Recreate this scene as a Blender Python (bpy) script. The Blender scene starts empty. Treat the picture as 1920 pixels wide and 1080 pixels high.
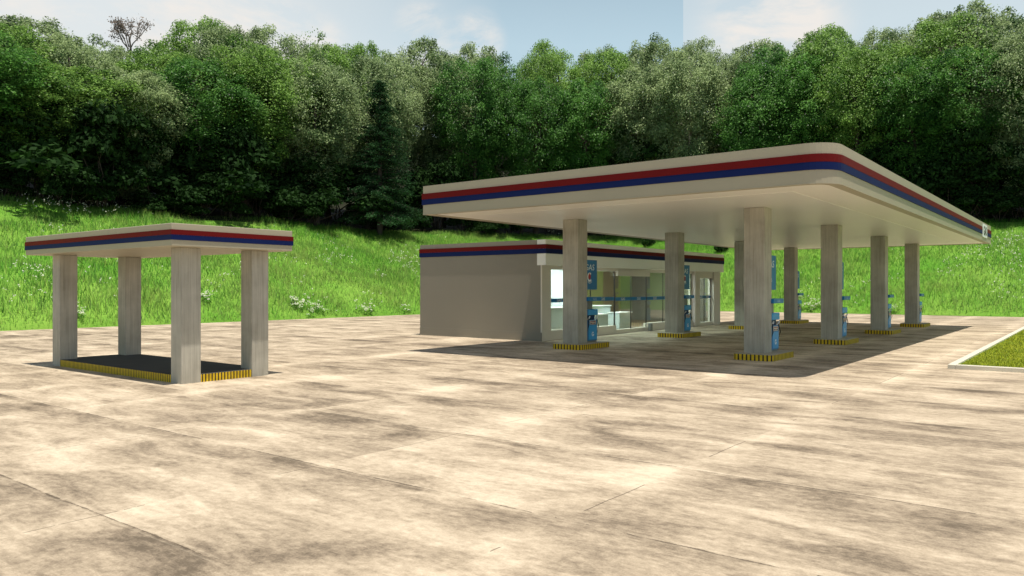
import bpy, math, random
import numpy as np
from mathutils import Vector

random.seed(7)
rng = np.random.default_rng(11)
SC = bpy.context.scene
COL = SC.collection

# ------------------------------------------------------------------ helpers
def tag(o, label=None, cat=None, group=None, kind=None):
    if label: o['label'] = label
    if cat: o['category'] = cat
    if group: o['group'] = group
    if kind: o['kind'] = kind
    return o

def empty(name, loc, label=None, cat=None, group=None, rz=0.0):
    o = bpy.data.objects.new(name, None)
    COL.objects.link(o)
    o.location = loc
    o.rotation_euler = (0, 0, rz)
    o.empty_display_size = 0.3
    return tag(o, label, cat, group)

class MB:
    """collects polygons (with material index and uv) and links them as one mesh object"""
    def __init__(self):
        self.v = []; self.f = []; self.m = []; self.uv = []
    def poly(self, pts, mi=0, uv=None):
        b = len(self.v)
        self.v += [tuple(p) for p in pts]
        self.f.append(tuple(range(b, b + len(pts))))
        self.m.append(mi)
        self.uv.append(uv if uv else [(0, 0)] * len(pts))
        return self
    def box(self, x0, x1, y0, y1, z0, z1, mi=0):
        b = len(self.v)
        self.v += [(x0, y0, z0), (x1, y0, z0), (x1, y1, z0), (x0, y1, z0), (x0, y0, z1), (x1, y0, z1), (x1, y1, z1), (x0, y1, z1)]
        for q in ((0, 3, 2, 1), (4, 5, 6, 7), (0, 1, 5, 4), (1, 2, 6, 5), (2, 3, 7, 6), (3, 0, 4, 7)):
            self.f.append(tuple(b + i for i in q)); self.m.append(mi); self.uv.append([(0, 0)] * 4)
        return self
    def prism(self, outline, z0, z1, mi=0, caps=True, mi_cap=None):
        """closed CCW outline extruded; uv.x on the sides runs along the perimeter"""
        n = len(outline); b = len(self.v)
        self.v += [(x, y, z0) for x, y in outline] + [(x, y, z1) for x, y in outline]
        L = 0.0
        for i in range(n):
            j = (i + 1) % n
            d = math.dist(outline[i], outline[j])
            self.f.append((b + i, b + j, b + n + j, b + n + i)); self.m.append(mi)
            self.uv.append([(L, 0), (L + d, 0), (L + d, 1), (L, 1)]); L += d
        if caps:
            mc = mi if mi_cap is None else mi_cap
            self.f.append(tuple(b + n + i for i in range(n))); self.m.append(mc); self.uv.append([(0, 0)] * n)
            self.f.append(tuple(b + i for i in reversed(range(n)))); self.m.append(mc); self.uv.append([(0, 0)] * n)
        return self
    def ring(self, outer, inner, z0, z1, mi=0, closed=True):
        """a wall between two outlines with as many points"""
        n = len(outer); b = len(self.v)
        self.v += [(x, y, z0) for x, y in outer] + [(x, y, z1) for x, y in outer]
        self.v += [(x, y, z0) for x, y in inner] + [(x, y, z1) for x, y in inner]
        for i in range(n if closed else n - 1):
            j = (i + 1) % n
            for q in ((i, j, n + j, n + i), (2 * n + j, 2 * n + i, 3 * n + i, 3 * n + j),
                      (n + i, n + j, 3 * n + j, 3 * n + i), (j, i, 2 * n + i, 2 * n + j)):
                self.f.append(tuple(b + k for k in q)); self.m.append(mi); self.uv.append([(0, 0)] * 4)
        if not closed:
            for q in ((0, n, 3 * n, 2 * n), (n - 1, 3 * n - 1, 4 * n - 1, 2 * n - 1)):
                self.f.append(tuple(b + k for k in q)); self.m.append(mi); self.uv.append([(0, 0)] * 4)
        return self
    def text(self, s, cx, y, cz, h, mi=0, shear=0.0, depth=0.004, sx=1.0, bold=0.0):
        """lettering that faces -y, centred at (cx, cz), cap height h"""
        cu = bpy.data.curves.new('lettering', 'FONT')
        cu.body = s; cu.size = 1.0; cu.shear = shear; cu.extrude = 0.0; cu.offset = bold; cu.resolution_u = 3
        o = bpy.data.objects.new('lettering', cu)
        COL.objects.link(o)
        bpy.context.view_layer.update()
        me = bpy.data.meshes.new_from_object(o.evaluated_get(bpy.context.evaluated_depsgraph_get()))
        co = np.array([v.co[:] for v in me.vertices])
        lo, hi = co.min(0), co.max(0)
        k = h / (hi[1] - lo[1])
        b = len(self.v)
        for p in co:
            self.v.append((cx + (p[0] - (lo[0] + hi[0]) / 2) * k * sx, y, cz + (p[1] - (lo[1] + hi[1]) / 2) * k))
        for pl in me.polygons:
            self.f.append(tuple(b + i for i in pl.vertices)); self.m.append(mi); self.uv.append([(0, 0)] * len(pl.vertices))
        bpy.data.objects.remove(o); bpy.data.curves.remove(cu); bpy.data.meshes.remove(me)
        return self
    def build(self, name, mats, parent=None, bevel=0.0, smooth=False):
        me = bpy.data.meshes.new(name)
        me.from_pydata(self.v, [], self.f)
        if not isinstance(mats, (list, tuple)): mats = [mats]
        for m in mats: me.materials.append(m)
        me.polygons.foreach_set('material_index', self.m)
        ul = me.uv_layers.new(name='run')
        ul.data.foreach_set('uv', [c for f in self.uv for p in f for c in p])
        if smooth: me.polygons.foreach_set('use_smooth', [True] * len(me.polygons))
        me.update()
        o = bpy.data.objects.new(name, me)
        COL.objects.link(o)
        if parent: o.parent = parent
        if bevel:
            md = o.modifiers.new('bevel', 'BEVEL'); md.width = bevel; md.segments = 2; md.limit_method = 'ANGLE'
        return o

def copy_tree(o, parent=None):
    c = o.copy(); COL.objects.link(c); c.parent = parent
    for ch in list(o.children): copy_tree(ch, c)
    return c

def rrect(x0, x1, y0, y1, r=(0, 0, 0, 0), d=0.0, n=8):
    """rounded rectangle, CCW from (x0,y0); r per corner in that order; d grows it"""
    x0 -= d; x1 += d; y0 -= d; y1 += d
    out = []
    for (cx, cy, a, rr) in ((x0, y0, 180, r[0]), (x1, y0, 270, r[1]), (x1, y1, 0, r[2]), (x0, y1, 90, r[3])):
        if rr <= 0:
            out.append((cx, cy)); continue
        rr = rr + d
        ox = cx + (rr if a in (180, 90) else -rr); oy = cy + (rr if a in (180, 270) else -rr)
        for k in range(n + 1):
            t = math.radians(a + 90 * k / n)
            out.append((ox + rr * math.cos(t), oy + rr * math.sin(t)))
    return out

# ------------------------------------------------------------------ materials
class NT:
    def __init__(self, tree):
        self.t = tree; self.L = tree.links
    def n(self, typ, **kw):
        nd = self.t.nodes.new(typ)
        for k, v in kw.items():
            if k.startswith('i_'): nd.inputs[k[2:].replace('_', ' ')].default_value = v
            else: setattr(nd, k, v)
        return nd
    def link(self, a, b): self.L.new(a, b)
    def math(self, op, a, b=None, c=None, clamp=False):
        nd = self.t.nodes.new('ShaderNodeMath'); nd.operation = op; nd.use_clamp = clamp
        for i, x in enumerate((a, b, c)):
            if x is None: continue
            if hasattr(x, 'links'): self.L.new(x, nd.inputs[i])
            else: nd.inputs[i].default_value = x
        return nd.outputs[0]
    def mix(self, fac, a, b, blend='MIX'):
        nd = self.t.nodes.new('ShaderNodeMix'); nd.data_type = 'RGBA'; nd.blend_type = blend
        for s, x in ((nd.inputs[0], fac), (nd.inputs[6], a), (nd.inputs[7], b)):
            if hasattr(x, 'links'): self.L.new(x, s)
            elif isinstance(x, (int, float)): s.default_value = x
            else: s.default_value = (*x, 1)
        return nd.outputs[2]
    def noise(self, vec, scale, detail=4, rough=0.55, dist=0.0):
        nd = self.n('ShaderNodeTexNoise'); nd.inputs['Scale'].default_value = scale
        nd.inputs['Detail'].default_value = detail; nd.inputs['Roughness'].default_value = rough
        nd.inputs['Distortion'].default_value = dist
        if vec is not None: self.L.new(vec, nd.inputs['Vector'])
        return nd.outputs['Fac']
    def ramp(self, fac, stops):
        nd = self.n('ShaderNodeValToRGB')
        el = nd.color_ramp.elements
        while len(el) > 1: el.remove(el[-1])
        el[0].position = stops[0][0]; el[0].color = (*stops[0][1], 1)
        for p, c in stops[1:]:
            e = el.new(p); e.color = (*c, 1)
        self.L.new(fac, nd.inputs[0])
        return nd.outputs[0]
    def scale(self, vec, s, off=(0, 0, 0)):
        nd = self.n('ShaderNodeMapping'); nd.inputs['Scale'].default_value = s; nd.inputs['Location'].default_value = off
        self.L.new(vec, nd.inputs['Vector'])
        return nd.outputs[0]

def material(name, rough=0.6, spec=0.3):
    m = bpy.data.materials.new(name); m.use_nodes = True
    t = NT(m.node_tree)
    b = m.node_tree.nodes['Principled BSDF']
    b.inputs['Roughness'].default_value = rough
    b.inputs['Specular IOR Level'].default_value = spec
    return m, t, b

def painted(name, col, rough=0.5, spec=0.3, vary=0.12, scale=3.0, grain=0.05):
    """paint or plaster: a base colour with soft dirt and fine grain"""
    m, t, b = material(name, rough, spec)
    co = t.n('ShaderNodeNewGeometry').outputs['Position']
    a = t.noise(co, scale, 5, 0.6)
    g = t.noise(co, 90.0, 2, 0.5)
    f = t.math('ADD', t.math('MULTIPLY', t.math('SUBTRACT', a, 0.5), vary * 2), t.math('MULTIPLY', t.math('SUBTRACT', g, 0.5), grain * 2))
    f = t.math('ADD', f, 1.0)
    nd = t.n('ShaderNodeVectorMath', operation='SCALE'); nd.inputs[0].default_value = col
    t.link(f, nd.inputs['Scale'])
    t.link(nd.outputs[0], b.inputs['Base Color'])
    return m

def concrete(name, base, dark, rough=0.8):
    """board-marked concrete with vertical streaks"""
    m, t, b = material(name, rough, 0.25)
    co = t.n('ShaderNodeNewGeometry').outputs['Position']
    st = t.noise(t.scale(co, (14, 14, 0.45)), 1.0, 5, 0.65)
    st2 = t.noise(t.scale(co, (45, 45, 1.2)), 1.0, 3, 0.6)
    bl = t.noise(co, 1.1, 4, 0.6)
    f = t.math('ADD', t.math('MULTIPLY', st, 0.36), t.math('ADD', t.math('MULTIPLY', st2, 0.30), t.math('MULTIPLY', bl, 0.44)))
    c = t.ramp(f, ((0.40, dark), (0.66, base)))
    t.link(c, b.inputs['Base Color'])
    bp = t.n('ShaderNodeBump'); bp.inputs['Strength'].default_value = 0.15; bp.inputs['Distance'].default_value = 0.01
    t.link(st2, bp.inputs['Height']); t.link(bp.outputs[0], b.inputs['Normal'])
    return m

def striped_kerb(name, period):
    m, t, b = material(name, 0.55, 0.3)
    uv = t.n('ShaderNodeUVMap', uv_map='run').outputs[0]
    sx = t.n('ShaderNodeSeparateXYZ'); t.link(uv, sx.inputs[0])
    fr = t.math('FRACT', t.math('DIVIDE', sx.outputs[0], period))
    msk = t.math('GREATER_THAN', fr, 0.38)
    co = t.n('ShaderNodeNewGeometry').outputs['Position']
    wear = t.noise(co, 9.0, 5, 0.65)
    ye = t.ramp(wear, ((0.3, (0.55, 0.37, 0.012)), (0.7, (0.80, 0.55, 0.02))))
    bk = t.ramp(wear, ((0.3, (0.012, 0.011, 0.01)), (0.7, (0.04, 0.032, 0.024))))
    t.link(t.mix(msk, bk, ye), b.inputs['Base Color'])
    return m

def forecourt_mat():
    m, t, b = material('weathered_concrete_slabs', 0.85, 0.2)
    P = t.n('ShaderNodeNewGeometry').outputs['Position']
    # wander the slab coordinates a little so that joints are not ruled
    w = t.n('ShaderNodeTexNoise'); w.inputs['Scale'].default_value = 0.9; w.inputs['Detail'].default_value = 5; w.inputs['Roughness'].default_value = 0.6
    t.link(P, w.inputs['Vector'])
    wv = t.n('ShaderNodeVectorMath', operation='MULTIPLY_ADD'); t.link(w.outputs['Color'], wv.inputs[0])
    wv.inputs[1].default_value = (0.07, 0.07, 0); t.link(P, wv.inputs[2])
    sx = t.n('ShaderNodeSeparateXYZ'); t.link(wv.outputs[0], sx.inputs[0])
    U, V = sx.outputs[0], sx.outputs[1]
    PU, PV = 2.37, 3.3
    fu = t.math('DIVIDE', t.math('SUBTRACT', U, 0.78), PU); fv = t.math('DIVIDE', t.math('SUBTRACT', V, 0.4), PV)
    cu, cv = t.math('FLOOR', fu), t.math('FLOOR', fv)
    cmb = t.n('ShaderNodeCombineXYZ'); t.link(cu, cmb.inputs[0]); t.link(cv, cmb.inputs[1])
    wn = t.n('ShaderNodeTexWhiteNoise', noise_dimensions='3D'); t.link(cmb.outputs[0], wn.inputs['Vector'])
    slab = wn.outputs['Value']
    fru, frv = t.math('FRACT', fu), t.math('FRACT', fv)
    # distances (m) past a joint along u and v
    du = t.math('MULTIPLY', fru, PU); dv = t.math('MULTIPLY', frv, PV)
    dun = t.math('MULTIPLY', t.math('MINIMUM', fru, t.math('SUBTRACT', 1.0, fru)), PU)
    dvn = t.math('MULTIPLY', t.math('MINIMUM', frv, t.math('SUBTRACT', 1.0, frv)), PV)
    big = t.noise(P, 0.33, 6, 0.62, 0.4)
    mid = t.noise(t.scale(P, (1.9, 0.70, 1)), 1.0, 9, 0.68, 0.5)
    fine = t.noise(t.scale(P, (1.25, 0.85, 1)), 11.0, 7, 0.75)
    scr = t.noise(t.scale(P, (9.0, 2.2, 1)), 1.0, 7, 0.70, 0.9)
    grain = t.noise(P, 55.0, 4, 0.7)
    gate = t.noise(P, 0.75, 4, 0.6)
    odd = t.math('SUBTRACT', 1.0, t.math('MODULO', t.math('ABSOLUTE', cu), 2.0))
    # dirt that has washed against the main joints, on one side of them
    wash = t.math('MULTIPLY', t.math('SUBTRACT', 1.0, t.math('DIVIDE', t.math('SUBTRACT', PU, du), 0.95), clamp=True),
                  t.math('MULTIPLY', t.math('SUBTRACT', gate, 0.36, clamp=True), 2.6))
    wash = t.math('MINIMUM', wash, 0.75)
    wash2 = t.math('MULTIPLY', t.math('SUBTRACT', 1.0, t.math('DIVIDE', dv, 0.8), clamp=True), t.math('MULTIPLY', t.math('SUBTRACT', t.noise(P, 0.55, 4, 0.6, 0.0), 0.46, clamp=True), 2.2))
    wash = t.math('MAXIMUM', wash, t.math('MINIMUM', wash2, 0.35))
    band = t.math('MULTIPLY', t.math('SUBTRACT', 1.0, t.math('DIVIDE', dvn, 0.55), clamp=True), t.math('MULTIPLY', t.math('SUBTRACT', t.noise(P, 0.5, 3, 0.5), 0.30, clamp=True), 1.1))
    v = t.math('ADD', t.math('MULTIPLY', t.math('SUBTRACT', big, 0.5), 1.15), t.math('MULTIPLY', t.math('SUBTRACT', mid, 0.5), 1.85))
    v = t.math('ADD', v, t.math('MULTIPLY', t.math('SUBTRACT', fine, 0.5), 1.05))
    v = t.math('ADD', v, t.math('MULTIPLY', t.math('SUBTRACT', grain, 0.5), 0.50))
    v = t.math('ADD', v, t.math('MULTIPLY', t.math('SUBTRACT', scr, 0.5), 0.60))
    v = t.math('ADD', v, t.math('MULTIPLY', t.math('SUBTRACT', slab, 0.5), 0.15))
    v = t.math('ADD', t.math('SUBTRACT', t.math('ADD', v, 0.55), t.math('MULTIPLY', wash, 0.62)), band)
    c = t.ramp(v, ((0.0, (0.145, 0.115, 0.084)), (0.25, (0.265, 0.212, 0.155)), (0.56, (0.45, 0.368, 0.272)), (1.0, (0.69, 0.585, 0.448))))
    # joints and wandering cracks
    jw = t.math('ADD', 0.001, t.math('MULTIPLY', t.math('SUBTRACT', t.noise(P, 3.2, 6, 0.75), 0.44, clamp=True), 0.075))
    joint = t.math('MULTIPLY', t.math('LESS_THAN', dun, jw), t.math('GREATER_THAN', gate, 0.44))
    jv = t.math('MULTIPLY', t.math('LESS_THAN', dvn, 0.007), t.math('GREATER_THAN', gate, 0.52))
    lip = t.math('MULTIPLY', t.math('LESS_THAN', t.math('ABSOLUTE', t.math('SUBTRACT', dun, 0.035)), 0.010), 0.10)
    joint = t.math('MAXIMUM', joint, jv)
    c = t.mix(t.math('MULTIPLY', lip, t.math('GREATER_THAN', gate, 0.40)), c, (0.74, 0.64, 0.49))
    c = t.mix(t.math('MULTIPLY', joint, 0.72), c, (0.075, 0.058, 0.042))
    spots = t.math('GREATER_THAN', t.noise(P, 3.1, 3, 0.5), 0.80)
    c = t.mix(t.math('MULTIPLY', spots, 0.55), c, (0.08, 0.062, 0.045))
    t.link(c, b.inputs['Base Color'])
    bp = t.n('ShaderNodeBump'); bp.inputs['Strength'].default_value = 0.35; bp.inputs['Distance'].default_value = 0.012
    t.link(t.math('ADD', fine, t.math('MULTIPLY', scr, 0.5)), bp.inputs['Height']); t.link(bp.outputs[0], b.inputs['Normal'])
    return m

def leaf_mat(name, lo, hi, transl=0.25, rough=0.5, spec=0.35, up=0.0):
    """foliage: colour runs from lo to hi with each leaf's own tone attribute"""
    m = bpy.data.materials.new(name); m.use_nodes = True
    t = NT(m.node_tree); b = m.node_tree.nodes['Principled BSDF']; out = m.node_tree.nodes['Material Output']
    at = t.n('ShaderNodeAttribute', attribute_name='tone')
    oi = t.n('ShaderNodeObjectInfo')
    f = t.math('ADD', at.outputs['Fac'], t.math('MULTIPLY', t.math('SUBTRACT', oi.outputs['Random'], 0.5), 0.24), clamp=True)
    c = t.ramp(f, ((0.0, lo), (1.0, hi)))
    t.link(c, b.inputs['Base Color'])
    b.inputs['Roughness'].default_value = rough; b.inputs['Specular IOR Level'].default_value = spec
    if up:                       # blades share the light of the sward they stand in
        gn = t.n('ShaderNodeNewGeometry').outputs['Normal']
        a = t.n('ShaderNodeVectorMath', operation='MULTIPLY_ADD'); t.link(gn, a.inputs[0]); a.inputs[1].default_value = (1 - up,) * 3; a.inputs[2].default_value = (0, 0, up)
        nz = t.n('ShaderNodeVectorMath', operation='NORMALIZE'); t.link(a.outputs[0], nz.inputs[0]); t.link(nz.outputs[0], b.inputs['Normal'])
    tr = t.n('ShaderNodeBsdfTranslucent'); t.link(c, tr.inputs['Color'])
    mx = t.n('ShaderNodeMixShader'); mx.inputs[0].default_value = transl
    t.link(b.outputs[0], mx.inputs[1]); t.link(tr.outputs[0], mx.inputs[2]); t.link(mx.outputs[0], out.inputs['Surface'])
    return m

def glass_mat(name, tint=(0.82, 0.84, 0.76), refl=0.10):
    m = bpy.data.materials.new(name); m.use_nodes = True
    t = NT(m.node_tree); nt = m.node_tree
    nt.nodes.remove(nt.nodes['Principled BSDF'])
    tr = t.n('ShaderNodeBsdfTransparent'); tr.inputs[0].default_value = (*tint, 1)
    gl = t.n('ShaderNodeBsdfGlossy'); gl.inputs['Roughness'].default_value = 0.02; gl.inputs['Color'].default_value = (0.9, 0.95, 0.95, 1)
    lw = t.n('ShaderNodeLayerWeight'); lw.inputs[0].default_value = 0.5
    fr = t.math('POWER', lw.outputs['Facing'], 3.0)
    mx = t.n('ShaderNodeMixShader')
    t.link(t.math('ADD', t.math('MULTIPLY', fr, 0.40), refl * 0.3, clamp=True), mx.inputs[0])
    t.link(tr.outputs[0], mx.inputs[1]); t.link(gl.outputs[0], mx.inputs[2])
    t.link(mx.outputs[0], nt.nodes['Material Output'].inputs['Surface'])
    return m

M = {}
M['ground'] = forecourt_mat()
M['col'] = concrete('column_concrete', (0.51, 0.485, 0.42), (0.29, 0.272, 0.23))
M['cream'] = painted('cream_cladding', (0.40, 0.362, 0.270), 0.5, 0.3, 0.06, 0.8, 0.06)
M['red'] = painted('red_trim', (0.135, 0.005, 0.006), 0.6, 0.12, 0.10, 1.5)
M['blue'] = painted('blue_trim', (0.005, 0.014, 0.088), 0.6, 0.12, 0.10, 1.5)
M['soffit'] = painted('soffit_panel', (0.87, 0.845, 0.79), 0.42, 0.45, 0.05, 0.6, 0.22)
M['soffit_in'] = painted('inner_soffit_panel', (0.85, 0.835, 0.80), 0.36, 0.5, 0.05, 0.6, 0.26)
M['kerb'] = striped_kerb('yellow_black_kerb_paint', 0.115)
M['kerb_fine'] = striped_kerb('yellow_black_fine_kerb_paint', 0.074)
M['island_top'] = painted('island_concrete', (0.42, 0.38, 0.31), 0.85, 0.2, 0.25, 2.0, 0.1)
M['asphalt'] = painted('dark_platform_asphalt', (0.070, 0.067, 0.064), 0.9, 0.2, 0.3, 1.5, 0.15)
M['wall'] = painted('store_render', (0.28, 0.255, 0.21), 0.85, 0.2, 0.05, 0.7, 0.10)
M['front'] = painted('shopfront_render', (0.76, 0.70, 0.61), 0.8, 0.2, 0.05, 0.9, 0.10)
M['white'] = painted('light_whitened_fascia', (0.93, 0.92, 0.88), 0.45, 0.3, 0.03, 1.0, 0.03)  # fascia colour whitened to stand in for light from under the canopy
M['pump'] = painted('pump_blue_enamel', (0.016, 0.20, 0.46), 0.35, 0.5, 0.08, 4.0)
M['pump_top'] = painted('pump_bright_blue_enamel', (0.025, 0.32, 0.70), 0.35, 0.5, 0.06, 4.0)
M['pump_dark'] = painted('pump_dark_recess', (0.006, 0.03, 0.10), 0.5, 0.3, 0.1, 4.0)
M['sign'] = painted('sign_blue_enamel', (0.007, 0.15, 0.40), 0.4, 0.4, 0.06, 3.0)
M['band'] = painted('blue_window_band', (0.008, 0.17, 0.44), 0.4, 0.4, 0.05, 3.0)
M['letter'] = painted('white_lettering', (0.82, 0.85, 0.86), 0.5, 0.3, 0.03, 4.0)
M['letter_pale'] = painted('pale_blue_lettering', (0.45, 0.62, 0.75), 0.5, 0.3, 0.03, 4.0)
M['mark_red'] = painted('red_mark', (0.42, 0.03, 0.05), 0.5, 0.3, 0.05, 4.0)
M['black'] = painted('black_lettering', (0.012, 0.012, 0.014), 0.5, 0.3, 0.1, 4.0)
M['metal'] = painted('grey_steel', (0.22, 0.22, 0.21), 0.4, 0.5, 0.15, 5.0)
M['screen'] = painted('price_display', (0.62, 0.56, 0.50), 0.3, 0.5, 0.2, 25.0)
M['rubber'] = painted('black_rubber', (0.02, 0.02, 0.02), 0.6, 0.3, 0.1, 8.0)
M['frame'] = painted('dark_brown_frame', (0.045, 0.038, 0.03), 0.5, 0.3, 0.1, 5.0)
M['glass'] = glass_mat('shop_glass')
M['counter'] = painted('pale_counter_laminate', (0.72, 0.80, 0.80), 0.35, 0.4, 0.04, 2.0)
M['inwall'] = painted('inner_white_wall', (0.78, 0.80, 0.82), 0.8, 0.2, 0.04, 1.0)
M['inback'] = painted('inner_olive_wall', (0.32, 0.24, 0.14), 0.7, 0.3, 0.12, 1.0)
M['infloor'] = painted('inner_brown_floor', (0.22, 0.15, 0.09), 0.5, 0.4, 0.2, 1.5)
M['kerbstone'] = painted('white_kerbstone', (0.68, 0.64, 0.54), 0.8, 0.2, 0.06, 2.0, 0.06)
M['bark'] = concrete('tree_bark', (0.085, 0.07, 0.055), (0.03, 0.025, 0.02), 0.9)
M['bark_pale'] = concrete('pale_tree_bark', (0.17, 0.15, 0.125), (0.06, 0.052, 0.044), 0.9)
M['soil'] = painted('forest_soil', (0.022, 0.024, 0.012), 0.95, 0.1, 0.4, 0.6)
M['leaf_bright'] = leaf_mat('bright_leaves', (0.030, 0.115, 0.012), (0.300, 0.520, 0.100), 0.40, up=0.5)
M['leaf_deep'] = leaf_mat('deep_green_leaves', (0.012, 0.075, 0.012), (0.160, 0.390, 0.065), 0.40, up=0.5)
M['leaf_pale'] = leaf_mat('pale_leaves', (0.045, 0.115, 0.030), (0.430, 0.560, 0.250), 0.40, up=0.5)
M['needle'] = leaf_mat('conifer_needles', (0.010, 0.036, 0.013), (0.050, 0.125, 0.048), 0.25, 0.75, 0.08)
M['leaf_brown'] = leaf_mat('withered_leaves', (0.20, 0.15, 0.12), (0.42, 0.34, 0.29), 0.2)
M['under'] = leaf_mat('shade_dark_undergrowth_leaves', (0.005, 0.018, 0.005), (0.034, 0.085, 0.019), 0.2, 0.75, 0.08)  # colour darkened to carry the black shade at the forest foot
M['grass'] = leaf_mat('meadow_grass_blades', (0.095, 0.350, 0.022), (0.45, 0.60, 0.150), 0.42, 0.6, 0.2, up=0.75)
M['lawn'] = leaf_mat('lawn_blades', (0.27, 0.36, 0.010), (0.58, 0.62, 0.035), 0.25, 0.6, 0.2, up=0.6)
M['petal'] = painted('white_petals', (0.62, 0.66, 0.50), 0.7, 0.2, 0.1, 6.0)
M['weed'] = leaf_mat('weed_leaves', (0.02, 0.06, 0.012), (0.10, 0.19, 0.05))

def meadow_mat():
    m, t, b = material('meadow_turf', 0.9, 0.15)
    P = t.n('ShaderNodeNewGeometry').outputs['Position']
    a = t.noise(P, 0.18, 6, 0.6); f = t.noise(P, 5.0, 4, 0.7)
    v = t.math('ADD', t.math('MULTIPLY', a, 0.7), t.math('MULTIPLY', f, 0.4))
    t.link(t.ramp(v, ((0.35, (0.08, 0.27, 0.018)), (0.75, (0.26, 0.44, 0.07)))), b.inputs['Base Color'])
    return m
M['meadow'] = meadow_mat()

# ------------------------------------------------------------------ camera, light, sky
F_PX, CAM_H = 1432.0, 2.0
TH = math.atan(1105.0 / F_PX)
FW = np.array([math.cos(TH), math.sin(TH)]); RT = np.array([math.sin(TH), -math.cos(TH)])
cd = bpy.data.cameras.new('camera'); cam = bpy.data.objects.new('camera', cd); COL.objects.link(cam)
cam.location = (0, 0, CAM_H)
cam.rotation_euler = (math.pi / 2, 0, -math.asin(FW[0]))
cd.sensor_width = 36.0; cd.lens = 36.0 * F_PX / 1920.0
cd.shift_y = -1.0 / 1920.0
cd.clip_start = 0.1; cd.clip_end = 2000
SC.camera = cam

SUN = Vector((-0.045, -0.185, 1.0)).normalized()
sl = bpy.data.lights.new('sun', 'SUN'); sl.energy = 5.0; sl.angle = math.radians(0.5); sl.color = (1.0, 0.925, 0.80)
so = bpy.data.objects.new('sun', sl); COL.objects.link(so)
so.rotation_euler = SUN.to_track_quat('Z', 'Y').to_euler()
so.location = (0, 0, 60)

def make_world():
    w = bpy.data.worlds.new('World'); SC.world = w; w.use_nodes = True
    t = NT(w.node_tree); bg = w.node_tree.nodes['Background']
    sky = t.n('ShaderNodeTexSky', sky_type='NISHITA', sun_disc=False)
    sky.sun_elevation = math.asin(SUN.z); sky.sun_rotation = math.atan2(SUN.x, SUN.y)
    sky.air_density = 1.0; sky.dust_density = 0.7; sky.ozone_density = 1.2
    D = t.n('ShaderNodeTexCoord').outputs['Generated']
    sx = t.n('ShaderNodeSeparateXYZ'); t.link(D, sx.inputs[0])
    # clouds on a flat layer overhead: direction divided by its height
    hz = t.math('ADD', t.math('MAXIMUM', sx.outputs[2], 0.0), 0.12)
    cmb = t.n('ShaderNodeCombineXYZ')
    t.link(t.math('DIVIDE', sx.outputs[0], hz), cmb.inputs[0]); t.link(t.math('DIVIDE', sx.outputs[1], hz), cmb.inputs[1])
    veil = t.noise(t.scale(cmb.outputs[0], (1, 1, 1), (3.1, 0.7, 0)), 0.42, 7, 0.6, 0.3)
    puff = t.noise(t.scale(D, (1, 1, 2.2), (0.3, 0.0, 0.6)), 8.5, 8, 0.62, 0.35)
    low = t.math('SUBTRACT', 1.0, t.math('DIVIDE', sx.outputs[2], 0.60), clamp=True)
    vm = t.math('MULTIPLY', t.math('MULTIPLY', t.math('SUBTRACT', veil, 0.30, clamp=True), 2.0), low)
    pm = t.math('MULTIPLY', t.math('MULTIPLY', t.math('SUBTRACT', puff, 0.54, clamp=True), 6.0, clamp=True), t.math('MULTIPLY', low, 1.2, clamp=True))
    # the sky steps to a whiter tone right of a seam: bearing of that edge
    e = FW + (1281 - 960) / F_PX * RT; e = e / np.linalg.norm(e)
    side = t.math('ADD', t.math('MULTIPLY', sx.outputs[0], float(e[1])), t.math('MULTIPLY', sx.outputs[1], float(-e[0])))
    fwd = t.math('GREATER_THAN', t.math('ADD', t.math('MULTIPLY', sx.outputs[0], float(e[0])), t.math('MULTIPLY', sx.outputs[1], float(e[1]))), 0.0)
    right = t.math('MULTIPLY', t.math('GREATER_THAN', side, 0.0), fwd)
    # a bright white veil towards the left, and a few puffs of cumulus over the trees
    def bearing(x, y):
        q = np.array([*(FW + (x - 960) / F_PX * RT), (539 - y) / F_PX]); return q / np.linalg.norm(q)
    def glow(x, y, a0, a1):
        d = t.n('ShaderNodeVectorMath', operation='DOT_PRODUCT'); t.link(D, d.inputs[0]); d.inputs[1].default_value = tuple(bearing(x, y))
        c0, c1 = math.cos(math.radians(a1)), math.cos(math.radians(a0))
        return t.math('DIVIDE', t.math('SUBTRACT', d.outputs['Value'], c0), c1 - c0, clamp=True)
    left = glow(200, 60, 4, 26)
    vm = t.math('ADD', t.math('MULTIPLY', vm, 0.40), t.math('ADD', t.math('MULTIPLY', right, 0.40), t.math('MULTIPLY', left, 0.80)), clamp=True)
    c = t.mix(t.math('MULTIPLY', t.math('MULTIPLY', low, 2.0, clamp=True), 0.94), sky.outputs[0], (8.4, 11.4, 13.2))
    c = t.mix(vm, c, (13.2, 13.7, 13.8))
    g = None
    for (x, y, r) in ((400, 30, 6.5), (500, 60, 4.5), (320, 10, 6.0), (790, 50, 2.4), (800, 85, 3.2), (590, 90, 3.0), (890, 75, 2.6), (1450, 40, 6.0), (60, 10, 5)):
        q = glow(x, y, 0.2, r)
        g = q if g is None else t.math('MAXIMUM', g, q)
    pm = t.math('MULTIPLY', t.math('MULTIPLY', t.math('MULTIPLY', g, g), 1.7, clamp=True), t.math('MULTIPLY', t.math('SUBTRACT', puff, 0.40, clamp=True), 4.6, clamp=True))
    c = t.mix(t.math('MULTIPLY', pm, 0.85), c, (15.2, 14.2, 13.2))
    t.link(c, bg.inputs['Color']); bg.inputs['Strength'].default_value = 0.06
make_world()
SC.view_settings.view_transform = 'Standard'; SC.view_settings.look = 'None'
SC.view_settings.exposure = 0.0; SC.view_settings.gamma = 1.0
SC.cycles.use_denoising = True
SC.cycles.max_bounces = 8
SC.cycles.transparent_max_bounces = 12

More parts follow.
